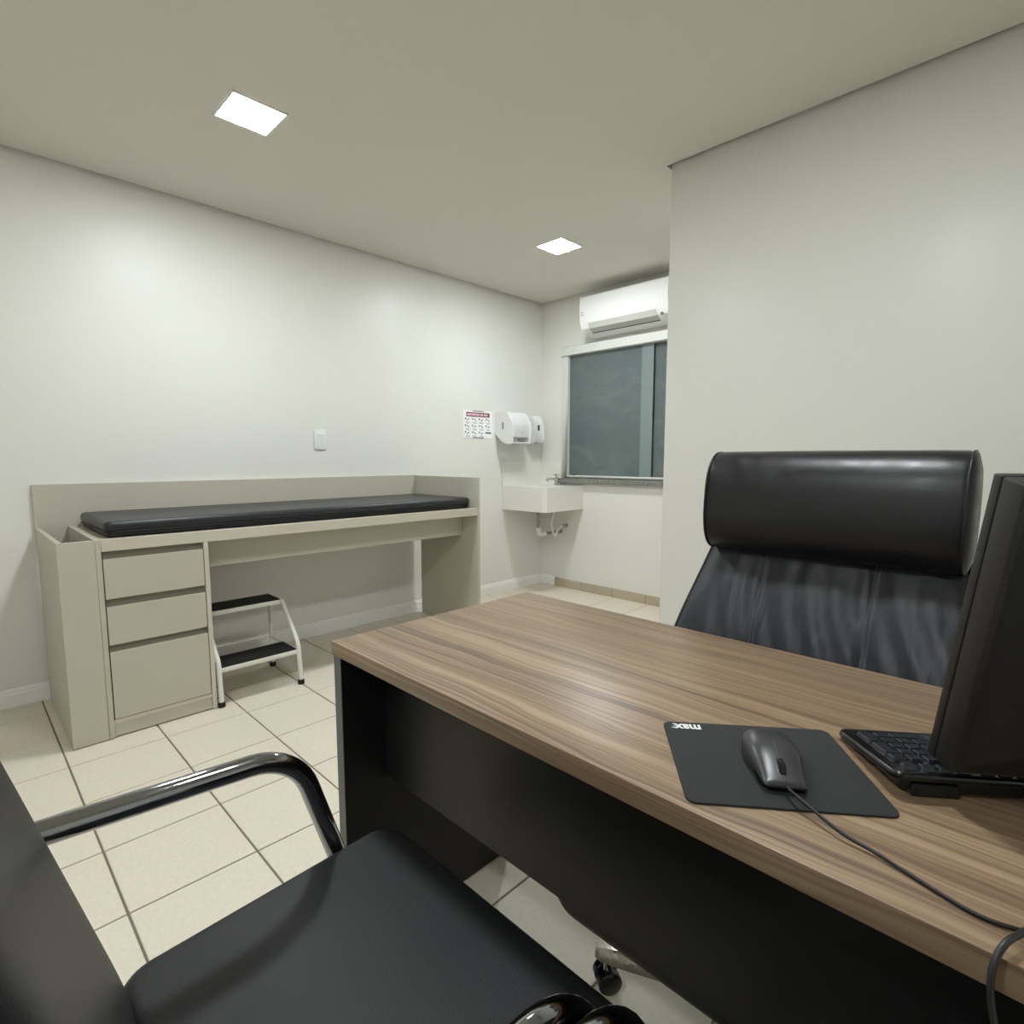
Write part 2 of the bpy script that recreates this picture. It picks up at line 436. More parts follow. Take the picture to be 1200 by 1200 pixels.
# ------------------------------------------------------------------ ceiling lamps
def lamp(x, y, label):
    t = thing('ceiling_light', label, 'ceiling light', (x, y, H), 0, 'square recessed LED ceiling lights')
    s = .105; q = .096; bm = B()
    for a in ((-s, s, -s, -q), (-s, s, q, s), (-s, -q, -q, q), (q, s, -q, q)):
        box(bm, x + a[0], x + a[1], y + a[2], y + a[3], H - .006, H - .0005)
    obj('frame', bm, 'lamp_rim', t)
    obj('diffuser', bx(x - q, x + q, y - q, y + q, H - .005, H - .0015), 'lamp', t)
lamp(-2.345, .932, 'lit square LED ceiling light above the taupe examination couch')
lamp(-2.365, 2.81, 'lit square LED ceiling light near the air conditioner and window')
lamp(-.50, -.94, 'unseen square LED light added behind the visitor chairs')  # out of view, added to brighten the partition wall
lamp(-.50, .93, 'lit square LED ceiling light directly above the wooden desk')

# ------------------------------------------------------------------ examination couch (joinery)
XF = -2.653; Y0, Y1 = .267, 2.386; TH = .018
c = thing('examination_couch', 'taupe laminate examination couch with drawers along the long wall', 'examination couch', (-3.0, 1.33, 0))
XBk = XL + .001
obj('back_panel', bx(XBk, XBk + TH, Y0, Y1 - TH, .70, 1.007), 'lam', c, bevel=.001, seg=1)
obj('side_panel', bx(XBk + .03, XF - TH, Y0, Y0 + TH, .004, .81), 'lam', c, bevel=.001, seg=1)
obj('front_panel', bx(XF - TH, XF, Y0, .383, .004, .81), 'lam', c, bevel=.001, seg=1)
obj('divider_panel', bx(XBk + TH, XF, .384, .402, .004, .81), 'lam', c, bevel=.001, seg=1)
obj('bin_floor', bx(XBk + .03, XF - TH, Y0 + TH, .384, .45, .468), 'lam', c)
bm = B(); box(bm, XBk + .07, XF, Y1 - TH, Y1, .004, 1.003); box(bm, XBk, XBk + .07, Y1 - TH, Y1, .70, 1.003)
obj('end_panel', bm, 'lam', c)
obj('deck', bx(XBk + TH, XF - TH, .402, Y1 - TH, .785, .806), 'lam', c)
obj('apron', bx(XF - TH, XF, .403, Y1 - TH, .763, .810), 'lam_edge', c, bevel=.001, seg=1)
obj('stretcher_rail', bx(-2.822, -2.804, .785, Y1 - TH, .624, .785), 'lam', c, bevel=.001, seg=1)
obj('cabinet_side', bx(XBk + .03, XF, .766, .784, .004, .763), 'lam_edge', c, bevel=.001, seg=1)
obj('cabinet_back', bx(XBk + .03, XBk + .05, .402, .766, .05, .763), 'lam', c)
obj('cabinet_floor', bx(XBk + .05, XF - .003, .402, .766, .058, .076), 'lam_edge', c, bevel=.001, seg=1)
obj('kickboard', bx(XF - .025, XF - .008, .402, .766, .006, .058), 'lam', c)
for z0, z1 in ((.572, .733), (.385, .541), (.079, .357)):
    d = obj('drawer', bx(XF - .018, XF - .0005, .406, .763, z0, z1), 'lam', c, bevel=.0012, seg=1)
    obj('finger_channel', prism(B(), [(XF - .016, z1 + .0005), (XF - .006, z1 + .0005), (XF - .02, z1 + .012), (XF - .02, z1 + .026), (XF - .035, z1 + .026), (XF - .035, z1 + .0005)], 'y', .406, .763), 'channel', d)

mt = thing('couch_mattress', 'black vinyl couch mattress with piped edge on the taupe couch', 'mattress', (-3.02, 1.39, .811))
my0, my1, mx0, mx1 = .428, 2.364, -3.30, -2.718
mcx, mcy = (mx0 + mx1) / 2, (my0 + my1) / 2
bm = pad_shape(mx1 - mx0, my1 - my0, .832, .874, .03, .018, cx=mcx, cy=mcy, rb=.012)
obj('cover', bm, 'vinyl', mt, smooth=50)
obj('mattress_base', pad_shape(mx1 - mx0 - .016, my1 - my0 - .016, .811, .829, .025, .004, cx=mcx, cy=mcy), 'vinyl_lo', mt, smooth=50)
ring = [(mcx + x, mcy + y, .8305) for x, y in rrect(mx1 - mx0 - .006, my1 - my0 - .006, .03, 6)]
obj('piping', tube(B(), ring + [ring[0]], .0028, 6, caps=False), 'vinyl_lo', mt, smooth=60)

# ------------------------------------------------------------------ step stool
st = thing('step_stool', 'white two-step stool with black ribbed treads under the couch', 'step stool', (-2.83, .985, 0))
r = .0115
for y in (.803, 1.175):
    rear = [(-3.000, y, .018), (-3.000, y, .392)]
    obj('rear_leg', tube(B(), rear, r, 10), 'stoolw', st, smooth=40)
    fr = fillet([(-2.990, y, .392), (-2.845, y, .392), (-2.672, y, .205), (-2.655, y, .018)], [.05, .09], 8)
    obj('front_leg', tube(B(), fr, r, 10), 'stoolw', st, smooth=40)
    obj('side_brace', tube(B(), [(-2.990, y, .166), (-2.675, y, .166)], .007, 8), 'stoolw', st, smooth=40)
    for x in (-3.0, -2.655):
        obj('rubber_foot', disc_lathe(B(), [(.014, 0), (.016, .004), (.015, .022), (.012, .024)], (x, y, .0005), 'z', 14), 'rubber', st, smooth=40)
    for p in ((-2.775, y, .317), (-2.672, y, .205), (-2.6565, y, .045)):
        bm = disc_lathe(B(), [(.004, .0), (.004, .0125), (.002, .0135)], (p[0] + (.0), p[1] if y > 1 else p[1] - .0135, p[2]), 'y', 8)
        obj('bolt', bm, 'chrome_w', st)
obj('back_brace', tube(B(), [(-3.0, .815, .175), (-3.0, 1.163, .175)], .008, 8), 'stoolw', st, smooth=40)
for x0, x1, z in ((-3.000, -2.838, .392), (-2.832, -2.664, .168)):
    tr = obj('tread', bx(x0, x1, .812, 1.166, z - .014, z + .008), 'stoolw', st, bevel=.004)
    bm = B(); n = 9
    for k in range(n):
        a = x0 + .008 + (x1 - x0 - .012) * k / n
        box(bm, a, a + .012, .815, 1.163, z + .008, z + .0135)
    box(bm, x0 + .006, x1 - .004, .815, 1.163, z + .006, z + .011)
    obj('tread_rubber', bm, 'rubber', tr)

# ------------------------------------------------------------------ things on the long wall
sw = thing('wall_plate', 'white blank electrical plate on the wall above the couch', 'wall plate', (XL, 1.66, 1.18))
obj('plate', bx(XL + .0005, XL + .009, 1.622, 1.699, 1.180, 1.304), 'plast', sw, bevel=.003)
obj('insert', bx(XL + .008, XL + .0105, 1.638, 1.683, 1.206, 1.278), 'plast_side', sw, bevel=.001, seg=1)

po = thing('hand_washing_poster', 'white hand-washing poster with maroon title and small drawings on wall', 'poster', (XL, 2.985, 1.28))
PY0, PY1, PZ0, PZ1 = 2.832, 3.142, 1.281, 1.502
obj('sheet', bx(XL + .0005, XL + .0035, PY0, PY1, PZ0, PZ1), 'paper', po)
def ink(name, u0, u1, v0, v1, m, lay=0):
    """rectangle on the sheet, u from the left, v from the top, in 0..1"""
    a = XL + .0036 + .0004 * lay
    return bx(a, a + .0004, PY0 + u0 * (PY1 - PY0), PY0 + u1 * (PY1 - PY0), PZ1 - v1 * (PZ1 - PZ0), PZ1 - v0 * (PZ1 - PZ0))
obj('title_band', ink('', .11, .90, .085, .235, 0), 'ink_maroon', po)
bm = B(); u = .14
random.seed(3)
for wlen in (12, 3, 4):                          # the title's words, too small in the photo to read
    for k in range(wlen):
        a = XL + .0044; wdt = .0345
        box(bm, a, a + .0003, PY0 + u * .31, PY0 + (u + wdt * .8) * .31, PZ1 - .198 * .221, PZ1 - .122 * .221); u += wdt
    u += .022
obj('title_lettering', bm, 'ink_pink', po)
for v0, v1 in ((.018, .048), (.958, .985)):
    bm = B(); a = XL + .0036; box(bm, a, a + .0004, PY0 + .33 * .31, PY0 + .70 * .31, PZ1 - v1 * .221, PZ1 - v0 * .221)
    obj('clip_bar', bm, 'ink_brown', po)
for rr in range(3):
    for cc in range(4):
        u0 = .05 + cc * .235; v0 = .285 + rr * .235
        if not (rr == 2 and cc == 3):
            bm = disc_lathe(B(), [(.0065, 0), (.0065, .0005)], (XL + .0037, PY0 + (u0 + .03) * .31, PZ1 - (v0 + .03) * .221), 'x', 12)
            obj('number_dot', bm, 'ink_dark', po)
            bm = B(); yy = PY0 + (u0 + .115) * .31; zz = PZ1 - (v0 + .07) * .221; sgn = 1 if (rr + cc) % 2 else -1
            for k in range(3):
                dy = (k - 1) * .007; dz = -sgn * (k - 1) * .005 + .002
                box(bm, XL + .0036, XL + .004, yy + dy - .005, yy + dy + .005, zz + dz - .004, zz + dz + .004)
            obj('drawing', bm, 'ink_grey', po)
            bm = B()
            box(bm, XL + .0036, XL + .004, PY0 + (u0 + .03) * .31, PY0 + (u0 + .17) * .31, PZ1 - (v0 + .165) * .221, PZ1 - (v0 + .15) * .221)
            box(bm, XL + .0036, XL + .004, PY0 + (u0 + .05) * .31, PY0 + (u0 + .15) * .31, PZ1 - (v0 + .19) * .221, PZ1 - (v0 + .178) * .221)
            obj('caption_lines', bm, 'ink_grey', po)
        else:
            obj('navy_band', ink('', u0 - .0, u0 + .20, v0 + .01, v0 + .06, 0), 'ink_navy', po)

# paper-towel dispenser
td = thing('paper_towel_dispenser', 'white rounded paper towel dispenser on wall beside the poster', 'dispenser', (XL, 3.28, 1.24))
ya, yb = 3.172, 3.392
side = fillet([(XL + .001, 1.33, 0), (XL + .001, 1.497, 0), (XL + .14, 1.497, 0), (-3.135, 1.40, 0), (-3.145, 1.243, 0), (-3.20, 1.238, 0), (-3.262, 1.262, 0), (XL + .001, 1.33, 0)], [.004, .06, .08, .006, .006, .01], 6)
side = [(p.x, p.y) for p in side][:-1]
fy = lambda pts, a0, a1: prism(B(), pts, 'y', a0, a1)
obj('side_cheek', fy(side, ya, ya + .016), 'plast', td, smooth=35, bevel=.002, seg=1)
obj('side_cheek', fy(side, yb - .016, yb), 'plast', td, smooth=35, bevel=.002, seg=1)
cov = fillet([(XL + .001, 1.33, 0), (XL + .001, 1.494, 0), (XL + .138, 1.494, 0), (-3.139, 1.40, 0), (-3.147, 1.292, 0), (XL + .02, 1.292, 0)], [.004, .058, .08, .003], 6)
cv = obj('front_cover', fy([(p.x, p.y) for p in cov], ya + .016, yb - .016), 'plast_side', td, smooth=35)
wave = [(-3.1385, 3.30 + .022 * math.sin(k / 14 * 2 * PI) , 1.47 - .15 * k / 14) for k in range(15)]
wave = [(-3.137 - (.028 * ((p[2] - 1.40) / .09) ** 2 if p[2] > 1.40 else .006 * (1.40 - p[2]) / .1), p[1], p[2]) for p in wave]
obj('embossed_wave', tube(B(), smooth_path(wave, 3), .003, 6), 'plast', cv, smooth=60)
obj('viewing_slot', fy(rrect(.012, .056, .004) and [(-3.245 + x, 1.385 + y) for x, y in rrect(.012, .056, .004)], ya - .0006, ya + .001), 'ink_dark', td)
obj('tear_bar', bx(-3.25, -3.155, ya + .016, yb - .016, 1.246, 1.254), 'plast', td)
obj('lock', disc_lathe(B(), [(.012, 0), (.012, .012), (.009, .014)], (-3.18, yb, 1.272), 'y', 14), 'blk', td, smooth=40)

# soap dispenser
sd = thing('soap_dispenser', 'slim white soap dispenser in the corner beside the towel dispenser', 'dispenser', (XL, 3.59, 1.25))
sy0, sy1 = 3.522, 3.640
sp = [(XL + .001, 1.262), (-3.232, 1.258), (-3.216, 1.30), (-3.222, 1.40), (-3.250, 1.462), (-3.29, 1.482), (XL + .001, 1.486)]
obj('body', prism(B(), sp, 'y', sy0, sy1), 'plast', sd, bevel=.007, seg=2)
obj('side_shell', prism(B(), [(XL + .002, 1.266), (-3.27, 1.266), (-3.27, 1.452), (XL + .002, 1.470)], 'y', sy0 - .006, sy0), 'acgrey', sd)
obj('level_window', bx(-3.221, -3.2155, 3.565, 3.585, 1.36, 1.405), 'ink_dark', sd)
obj('nozzle', bx(-3.26, -3.235, 3.57, 3.592, 1.248, 1.262), 'acgrey', sd)

# ------------------------------------------------------------------ corner sink
bs = thing('corner_sink', 'white box-shaped stone corner sink with splashbacks under the dispensers', 'sink', (-3.1, 3.5, .70))
sx1, sy_, z0, z1 = -2.862, 3.252, .70, .896
ch = .028
out = [(XL + .001, sy_), (sx1 - ch, sy_), (sx1, sy_ + ch), (sx1, YB - .001), (XL + .001, YB - .001)]
inner = [(-3.27 + .16 + x, 3.475 + y) for x, y in rrect(.30, .27, .05)]
bm = B()
# rim with a bowl: outer walls, bottom, bowl sides
A = [bm.verts.new((x, y, z0)) for x, y in out]; Bv = [bm.verts.new((x, y, z1)) for x, y in out]
bm.faces.new(A[::-1])
for k in range(5): bm.faces.new((A[k], A[(k + 1) % 5], Bv[(k + 1) % 5], Bv[k]))
I0 = [bm.verts.new((x, y, z1)) for x, y in inner]; I1 = [bm.verts.new((-3.11 + (x + 3.11) * .85, 3.475 + (y - 3.475) * .85, z1 - .12)) for x, y in inner]
n = len(I0)
for k in range(n): bm.faces.new((I0[k], I0[(k + 1) % n], I1[(k + 1) % n], I1[k]))
bm.faces.new(I1)
eo = [bm.edges.get((Bv[k], Bv[(k + 1) % 5])) for k in range(5)]; ei = [bm.edges.get((I0[k], I0[(k + 1) % n])) for k in range(n)]
bmesh.ops.triangle_fill(bm, use_beauty=True, use_dissolve=False, edges=eo + ei)
obj('basin', bm, 'basin', bs)
obj('splashback', bx(XL + .001, XL + .021, sy_, YB - .001, z1, 1.094), 'basin', bs, bevel=.001, seg=1)
obj('splashback', bx(XL + .021, -3.094, YB - .021, YB - .001, z1, 1.094), 'basin', bs, bevel=.001, seg=1)
obj('drain', disc_lathe(B(), [(.03, 0), (.03, .003), (.022, .004)], (-3.11, 3.475, z1 - .1195), 'z', 16), 'chrome', bs, smooth=40)

fa = thing('faucet', 'small chrome basin tap standing on the corner sink', 'faucet', (-3.10, 3.655, .897))
fx, fyy = -3.085, 3.655
obj('faucet_body', disc_lathe(B(), [(.024, 0), (.026, .006), (.017, .012), (.015, .045), (.018, .05), (.018, .062), (.009, .068)], (fx, fyy, .8965), 'z', 16), 'chrome', fa, smooth=40)
d = Vector((-.55, -.83, 0)).normalized()
P0 = Vector((fx, fyy, .945))
obj('spout', tube(B(), smooth_path([P0, P0 + d * .04 + Vector((0, 0, .004)), P0 + d * .075 + Vector((0, 0, 0)), P0 + d * .085 + Vector((0, 0, -.014))], 5), .0105, 10), 'chrome', fa, smooth=50)
hb = B(); tube(hb, [(fx, fyy, .966), (fx, fyy, .985)], .006, 8); tube(hb, [(fx - .02, fyy - .01, .984), (fx + .02, fyy + .01, .984)], .008, 8); tube(hb, [(fx + .01, fyy - .02, .984), (fx - .01, fyy + .02, .984)], .008, 8)
obj('handle', hb, 'chrome', fa, smooth=50)

dr = thing('sink_drain_pipe', 'white and grey drain pipe elbow hanging under the corner sink', 'pipe', (-3.10, 3.445, .48))
obj('tail_piece', tube(B(), [(-3.1, 3.447, .699), (-3.1, 3.447, .54)], .016, 12), 'chrome_w', dr, smooth=50)
bm = B()
for z in (.60, .625, .65): disc_lathe(bm, [(.018, 0), (.018, .008)], (-3.1, 3.447, z), 'z', 14)
obj('collar', bm, 'chrome_w', dr, smooth=40)
obj('elbow', tube(B(), fillet([(-3.1, 3.447, .545), (-3.1, 3.447, .490), (-3.1, 3.53, .488)], .03, 6), .020, 12), 'pvc', dr, smooth=50)
obj('waste_tube', tube(B(), [(-3.1, 3.52, .488), (-3.1, 3.739, .488)], .015, 12), 'chrome_w', dr, smooth=50)
hs = thing('supply_hose', 'thin cream water hose looping under the corner sink', 'hose', (-3.09, 3.6, .47))
obj('hose', tube(B(), smooth_path([(-3.085, 3.64, .699), (-3.09, 3.62, .63), (-3.095, 3.60, .565), (-3.07, 3.59, .51), (-3.06, 3.60, .475), (-3.065, 3.625, .462), (-3.07, 3.645, .49), (-3.06, 3.68, .532), (-3.045, 3.70, .545)], 5), .009, 8), 'hose', hs, smooth=60)
obj('wall_valve', tube(B(), [(-3.045, 3.695, .545), (-3.03, 3.739, .55)], .014, 12), 'chrome_w', hs, smooth=50)

# ------------------------------------------------------------------ air conditioner
ac = thing('air_conditioner', 'white split air conditioner on wall above the window', 'air conditioner', (-2.4, YB, 2.08))
ax0, ax1 = -2.762, -2.005
pr_ = [(YB - .001, 2.355), (YB - .19, 2.362), (YB - .198, 2.352), (YB - .202, 2.25), (YB - .196, 2.172), (YB - .172, 2.122), (YB - .12, 2.092), (YB - .05, 2.076), (YB - .001, 2.076)]
obj('housing', prism(B(), pr_, 'x', ax0, ax1), 'plast', ac, bevel=.006, seg=3)
# air flap lying on the slanted underside
def on_under(t, off):      # t 0..1 from front to back along the slanted lower face
    a = Vector((YB - .196, 2.172)); b = Vector((YB - .12, 2.092)); m_ = Vector((YB - .172, 2.122))
    p = (a.lerp(m_, t * 2) if t < .5 else m_.lerp(b, t * 2 - 1)); nn = Vector((-(b - a).y, (b - a).x)).normalized()
    if nn.y > 0: nn = -nn
    return p + nn * off
fp = [on_under(.12, .002), on_under(.5, .005), on_under(.92, .002), on_under(.92, -.004), on_under(.12, -.004)]
obj('air_flap', prism(B(), [tuple(p) for p in fp], 'x', ax0 + .07, ax1 - .10), 'acgrey', ac)
gp = [on_under(.92, .0025), on_under(.99, .0025), on_under(.99, -.004), on_under(.92, -.004)]
obj('flap_gap', prism(B(), [tuple(p) for p in gp], 'x', ax0 + .07, ax1 - .10), 'ink_dark', ac)
q0 = on_under(.45, .004)
bm = disc_lathe(B(), [(.011, 0), (.011, .004), (.008, .005)], (ax1 - .06, q0.x, q0.y), 'y', 12); bmesh.ops.translate(bm, verts=bm.verts, vec=(0, -.004, 0))
obj('sensor_eye', bm, 'blk', ac)
bm = B(); yy = YB - .2035
box(bm, ax0 + .012, ax0 + .03, yy, yy + .003, 2.238, 2.244); box(bm, ax0 + .014, ax0 + .032, yy, yy + .003, 2.220, 2.226)
obj('print_marks', bm, 'ink_grey', ac)

# ------------------------------------------------------------------ desk
DX0, DX1, DY0, DY1, DZ = -1.092, .46, .552, 1.165, .740
dk = thing('office_desk', 'walnut-topped office desk with black panel legs and modesty panel', 'desk', (-.32, .86, 0))
obj('desk_top', bx(DX0, DX1, DY0, DY1, DZ - .030, DZ), 'wood', dk, bevel=.0016)
LT = .028
for x in (DX0 + .001, DX1 - LT - .001):
    lg = obj('panel_leg', bx(x, x + LT, DY0 + .006, 1.062, .0045, DZ - .030), 'graph', dk)
    obj('edge_band', bx(x, x + LT, DY0 + .0045, DY0 + .0058, .0045, DZ - .030), 'graph_edge', lg)
    for y in (DY0 + .05, 1.0): obj('glide', disc_lathe(B(), [(.010, 0), (.012, .001), (.012, .004)], (x + LT / 2, y, .0005), 'z', 12), 'blk', lg)
obj('modesty_panel', bx(DX0 + .001 + LT, DX1 - LT - .001, .662, .680, .402, DZ - .030), 'graph', dk)

# ------------------------------------------------------------------ office chair
oc = thing('office_chair', 'black leather high-back office chair with bolster headrest behind the desk', 'office chair', (-.372, 1.03, 0))
CX = -.383
def back_fn(u, v, s):
    # v -1 bottom .. 1 top ; z .46 .. .97
    z = .46 + (v + 1) / 2 * .58
    hw = .318 - .060 * max(0, (z - .66) / .30) - .01 * max(0, (.62 - z) / .2)
    rcorner = 1.0
    x = CX + u * hw
    tt = max(0, min(1, (z - .62) / .34)); tt = tt * tt * (3 - 2 * tt)
    yc = 1.300 + (z - .46) * .235 - .022 * math.sin(min(1, (z - .46) / .5) * PI) + .034 * tt - .03 * (u * u) * (1 - tt)
    th = (.038 - .012 * tt) * (1 - abs(u) ** 10) ** .5 * (1 - abs(v) ** 12) ** .5 if abs(u) < 1 and abs(v) < 1 else 0
    if s > 0:
        for sx in (-.116, .114):
            dd = (x - CX - sx) / .010
            th -= .007 * math.exp(-dd * dd) * (1 - abs(v) ** 6)
        fz = max(0, min(1, (.92 - z) / .10))
        th += .004 * math.cos(u * 9.0) * (1 - u * u) * fz
        th += .0035 * math.sin(u * 31 + z * 9 + 2 * math.sin(z * 17)) * (1 - v * v) * (1 - u ** 4) * fz
    return (x, yc - s * th, z)
def frame_pt(u, z, off):      # point on the front of the backrest
    v = (z - .46) / .29 - 1
    p = back_fn(u, max(-.99, min(.99, v)), 1); return Vector((p[0], p[1] - off, p[2]))
bk = obj('backrest', pillow(back_fn, 90, 44), 'leather_w', oc, smooth=60)
for sx in (-.116, .114):
    for o_ in (-.0045, .0045):
        pts = []
        for k in range(26):
            z = .50 + k * .0172; hw = .318 - .060 * max(0, (z - .66) / .30)
            q = frame_pt((sx + o_) / hw, z, .0008); pts.append(q)
        obj('seam_stitching', tube(B(), pts, .0011, 5), 'thread', bk)
for sgn in (-1, 1):
    pts = []
    for k in range(26):
        z = .50 + k * .0172; q = back_fn(sgn * .985, (z - .46) / .29 - 1, 1); pts.append((q[0], q[1] - .001, q[2]))
    obj('edge_piping', tube(B(), pts, .003, 6), 'leather', bk, smooth=60)
# bolster headrest: soft oval roll
def hr_loop(x, k):
    out = []
    for i in range(36):
        a = 2 * PI * i / 36; ca, sa = math.cos(a), math.sin(a)
        e = .76
        yy = math.copysign(abs(ca) ** e, ca) * .080 * k; zz = math.copysign(abs(sa) ** e, sa) * .123 * k
        y = 1.410 + yy + zz * .06; out.append((x, y, 1.022 + zz))
    return out
x0h, x1h = CX - .254, CX + .259
loops = [hr_loop(x0h - .012, .35), hr_loop(x0h - .010, .75), hr_loop(x0h - .004, .955), hr_loop(x0h, .975), hr_loop(x0h + .012, .997)]
for k in range(1, 12): loops.append(hr_loop(x0h + .012 + (x1h - x0h - .024) * k / 12, 1.0 + .006 * math.sin(PI * k / 12)))
loops += [hr_loop(x1h - .012, .997), hr_loop(x1h, .975), hr_loop(x1h + .004, .955), hr_loop(x1h + .010, .75), hr_loop(x1h + .012, .35)]
hd = obj('headrest', loft(B(), loops), 'leather', oc, smooth=70)
for x in (x0h + .001, x1h - .001):
    L_ = hr_loop(x, .985); obj('headrest_piping', tube(B(), L_ + [L_[0]], .0028, 6, caps=False), 'leather', hd, smooth=60)
# seat, mechanism, column, five-star base
bm = pad_shape(.53, .56, .300, .43, .085, .045, cx=CX, cy=1.00, rb=.03)
obj('seat', bm, 'leather', oc, smooth=60)
obj('tilt_mechanism', bx(CX - .08, CX + .08, .93, 1.14, .262, .2995), 'blk', oc, bevel=.008)
bcx, bcy = -.372, 1.03
obj('back_bracket', bx(CX - .04, CX + .04, 1.14, 1.36, .275, .295), 'blk', oc, bevel=.005)
obj('back_bracket', bx(CX - .04, CX + .04, 1.345, 1.372, .285, .62), 'blk', oc, bevel=.005)
obj('gas_column', disc_lathe(B(), [(.034, 0), (.034, .11), (.022, .115), (.022, .19)], (bcx, bcy, .072), 'z', 20), 'chrome', oc, smooth=40)
sb = B()
tipang = math.atan2(.904 - bcy, -.637 - bcx)
for k in range(5):
    a = tipang + k * 2 * PI / 5; dx, dy = math.cos(a), math.sin(a)
    def q(rr, lat, z): return (bcx + dx * rr - dy * lat, bcy + dy * rr + dx * lat, z)
    loops = []
    for rr, hw, zt, zb in ((.0, .04, .125, .075), (.06, .034, .122, .074), (.16, .026, .112, .074), (.25, .022, .102, .072), (.283, .020, .098, .072), (.297, .012, .092, .074)):
        loops.append([q(rr, -hw, zb), q(rr, hw, zb), q(rr, hw, zt - .012), q(rr, hw * .55, zt), q(rr, -hw * .55, zt), q(rr, -hw, zt - .012)])
    obj('star_leg', loft(B(), loops), 'chrome_w', oc, smooth=45)
    px, py = bcx + dx * .272, bcy + dy * .272
    cs = obj('caster', disc_lathe(B(), [(.010, .040), (.010, .072)], (px, py, 0), 'z', 10), 'chrome', oc, smooth=40)
    wa = a + .5
    for sgn in (-1, 1):
        bm = disc_lathe(B(), [(.020, -.011), (.0255, -.007), (.0255, .007), (.020, .011)], (0, 0, 0), 'y', 22)
        bmesh.ops.rotate(bm, verts=bm.verts, cent=(0, 0, 0), matrix=Matrix.Rotation(wa, 3, 'Z'))
        bmesh.ops.translate(bm, verts=bm.verts, vec=(px - math.sin(wa) * .015 * sgn, py + math.cos(wa) * .015 * sgn, .0262))
        obj('wheel', bm, 'blk_gloss', cs, smooth=40)

# ------------------------------------------------------------------ visitor chairs
vc = thing('visitor_chair', 'black upholstered visitor chair with chrome tube arms before the desk', 'chair', (-.58, .30, 0), 0, 'visitor chairs before the desk')
VX = -.58
bm = pad_shape(.535, .440, .405, .462, .048, .024, n=10, ne=6, cx=VX, cy=.318, rb=.012)
for v in bm.verts:                                # gentle crown, waterfall front, plan narrower at the back
    fx_ = (v.co.x - VX) / .27; fy_ = (v.co.y - .318) / .22
    v.co.x = VX + (v.co.x - VX) * (1 + .05 * fy_); 
    if v.co.z > .44: v.co.z += .004 * (1 - fx_ * fx_) - .008 * max(0, fy_ - .3)
    v.co.y += .012 * (1 - fx_ * fx_) * max(0, fy_)
obj('seat', bm, 'fabric', vc, smooth=60)
def vback(u, v, s):
    z = .435 + (v + 1) / 2 * .47
    hw = .225 + .008 * v - .03 * max(0, v) ** 6
    x = VX + .005 + u * hw
    y = .106 - (z - .46) * .275 + .012 * u * u
    th = .020 * (1 - abs(u) ** 8) ** .5 * (1 - abs(v) ** 8) ** .5 if abs(u) < 1 and abs(v) < 1 else 0
    return (x, y - .018 + s * th, z + .005 * s)
obj('backrest', pillow(vback, 24, 24), 'fabric', vc, smooth=60)
for sgn in (-1, 1):
    xa = VX + sgn * .296; xi = VX + sgn * .20
    path = fillet([(xi, .005, .55), (xi, -.045, .66), (xa, -.02, .668), (xa, .372, .644), (xa, .448, .40), (xa, .456, .0185), (xa, -.06, .0185)], [.03, .05, .105, .12, .05], 10)
    obj('arm_frame', tube(B(), path, .0165, 20), 'dchrome', vc, smooth=60)
    obj('floor_glide', bx(xa - .012, xa + .012, .30, .36, .0003, .004), 'blk', vc)
obj('cross_tube', tube(B(), [(VX - .296, -.06, .0185), (VX + .296, -.06, .0185)], .0145, 14), 'dchrome', vc, smooth=60)
for y in (.20, .43):
    obj('seat_bearer', tube(B(), [(VX - .290, .455 if y > .4 else y, .392), (VX + .290, .455 if y > .4 else y, .392)], .011, 10), 'dchrome', vc, smooth=60)
v2 = copy_tree(vc)
v2.location = (-.58 + .630, .30 + .022, 0)
v2['label'] = 'second black visitor chair with chrome tube arms, its arm touching the first'

# ------------------------------------------------------------------ mouse pad, mouse, cables
AP = math.radians(37.5)
mp_ = thing('mouse_pad', 'black cloth mouse pad with white print on the desk', 'mouse pad', (-.2455, .7075, DZ), AP)
obj('mat', pad_shape(.228, .196, .0003, .0032, .012, .001, ne=2), 'pad', mp_, local=True, smooth=40)
# the printed word in the corner, read from the office-chair side
cu = bpy.data.curves.new('word', 'FONT'); cu.body = 'max'; cu.size = .0185; cu.offset = .0006; cu.space_character = 1.02; cu.extrude = .0001
to = bpy.data.objects.new('word', cu); COL.objects.link(to)
bpy.context.view_layer.update()
me = bpy.data.meshes.new_from_object(to.evaluated_get(bpy.context.evaluated_depsgraph_get()))
bpy.data.objects.remove(to)
bm = B(); bm.from_mesh(me); bpy.data.meshes.remove(me)
ws = max(v.co.x for v in bm.verts)
for v in bm.verts: v.co.x *= .038 / ws; v.co.y *= 1.45
for k in range(3):        # little spikes of the emblem after the x
    a = .0375 + k * .0012; zz = .0012 + k * .0042
    pts = [(a - .004, zz), (a + .0035, zz + .0035 * (1 if k else -.6)), (a - .003, zz + .0024)]
    bm.faces.new([bm.verts.new((p[0], p[1], .0001)) for p in pts])
bmesh.ops.rotate(bm, verts=bm.verts, cent=(0, 0, 0), matrix=Matrix.Rotation(PI, 3, 'Z'))
bmesh.ops.translate(bm, verts=bm.verts, vec=(-.062, .090, .0034))
obj('printed_word', bm, 'ink_white', mp_, local=True)

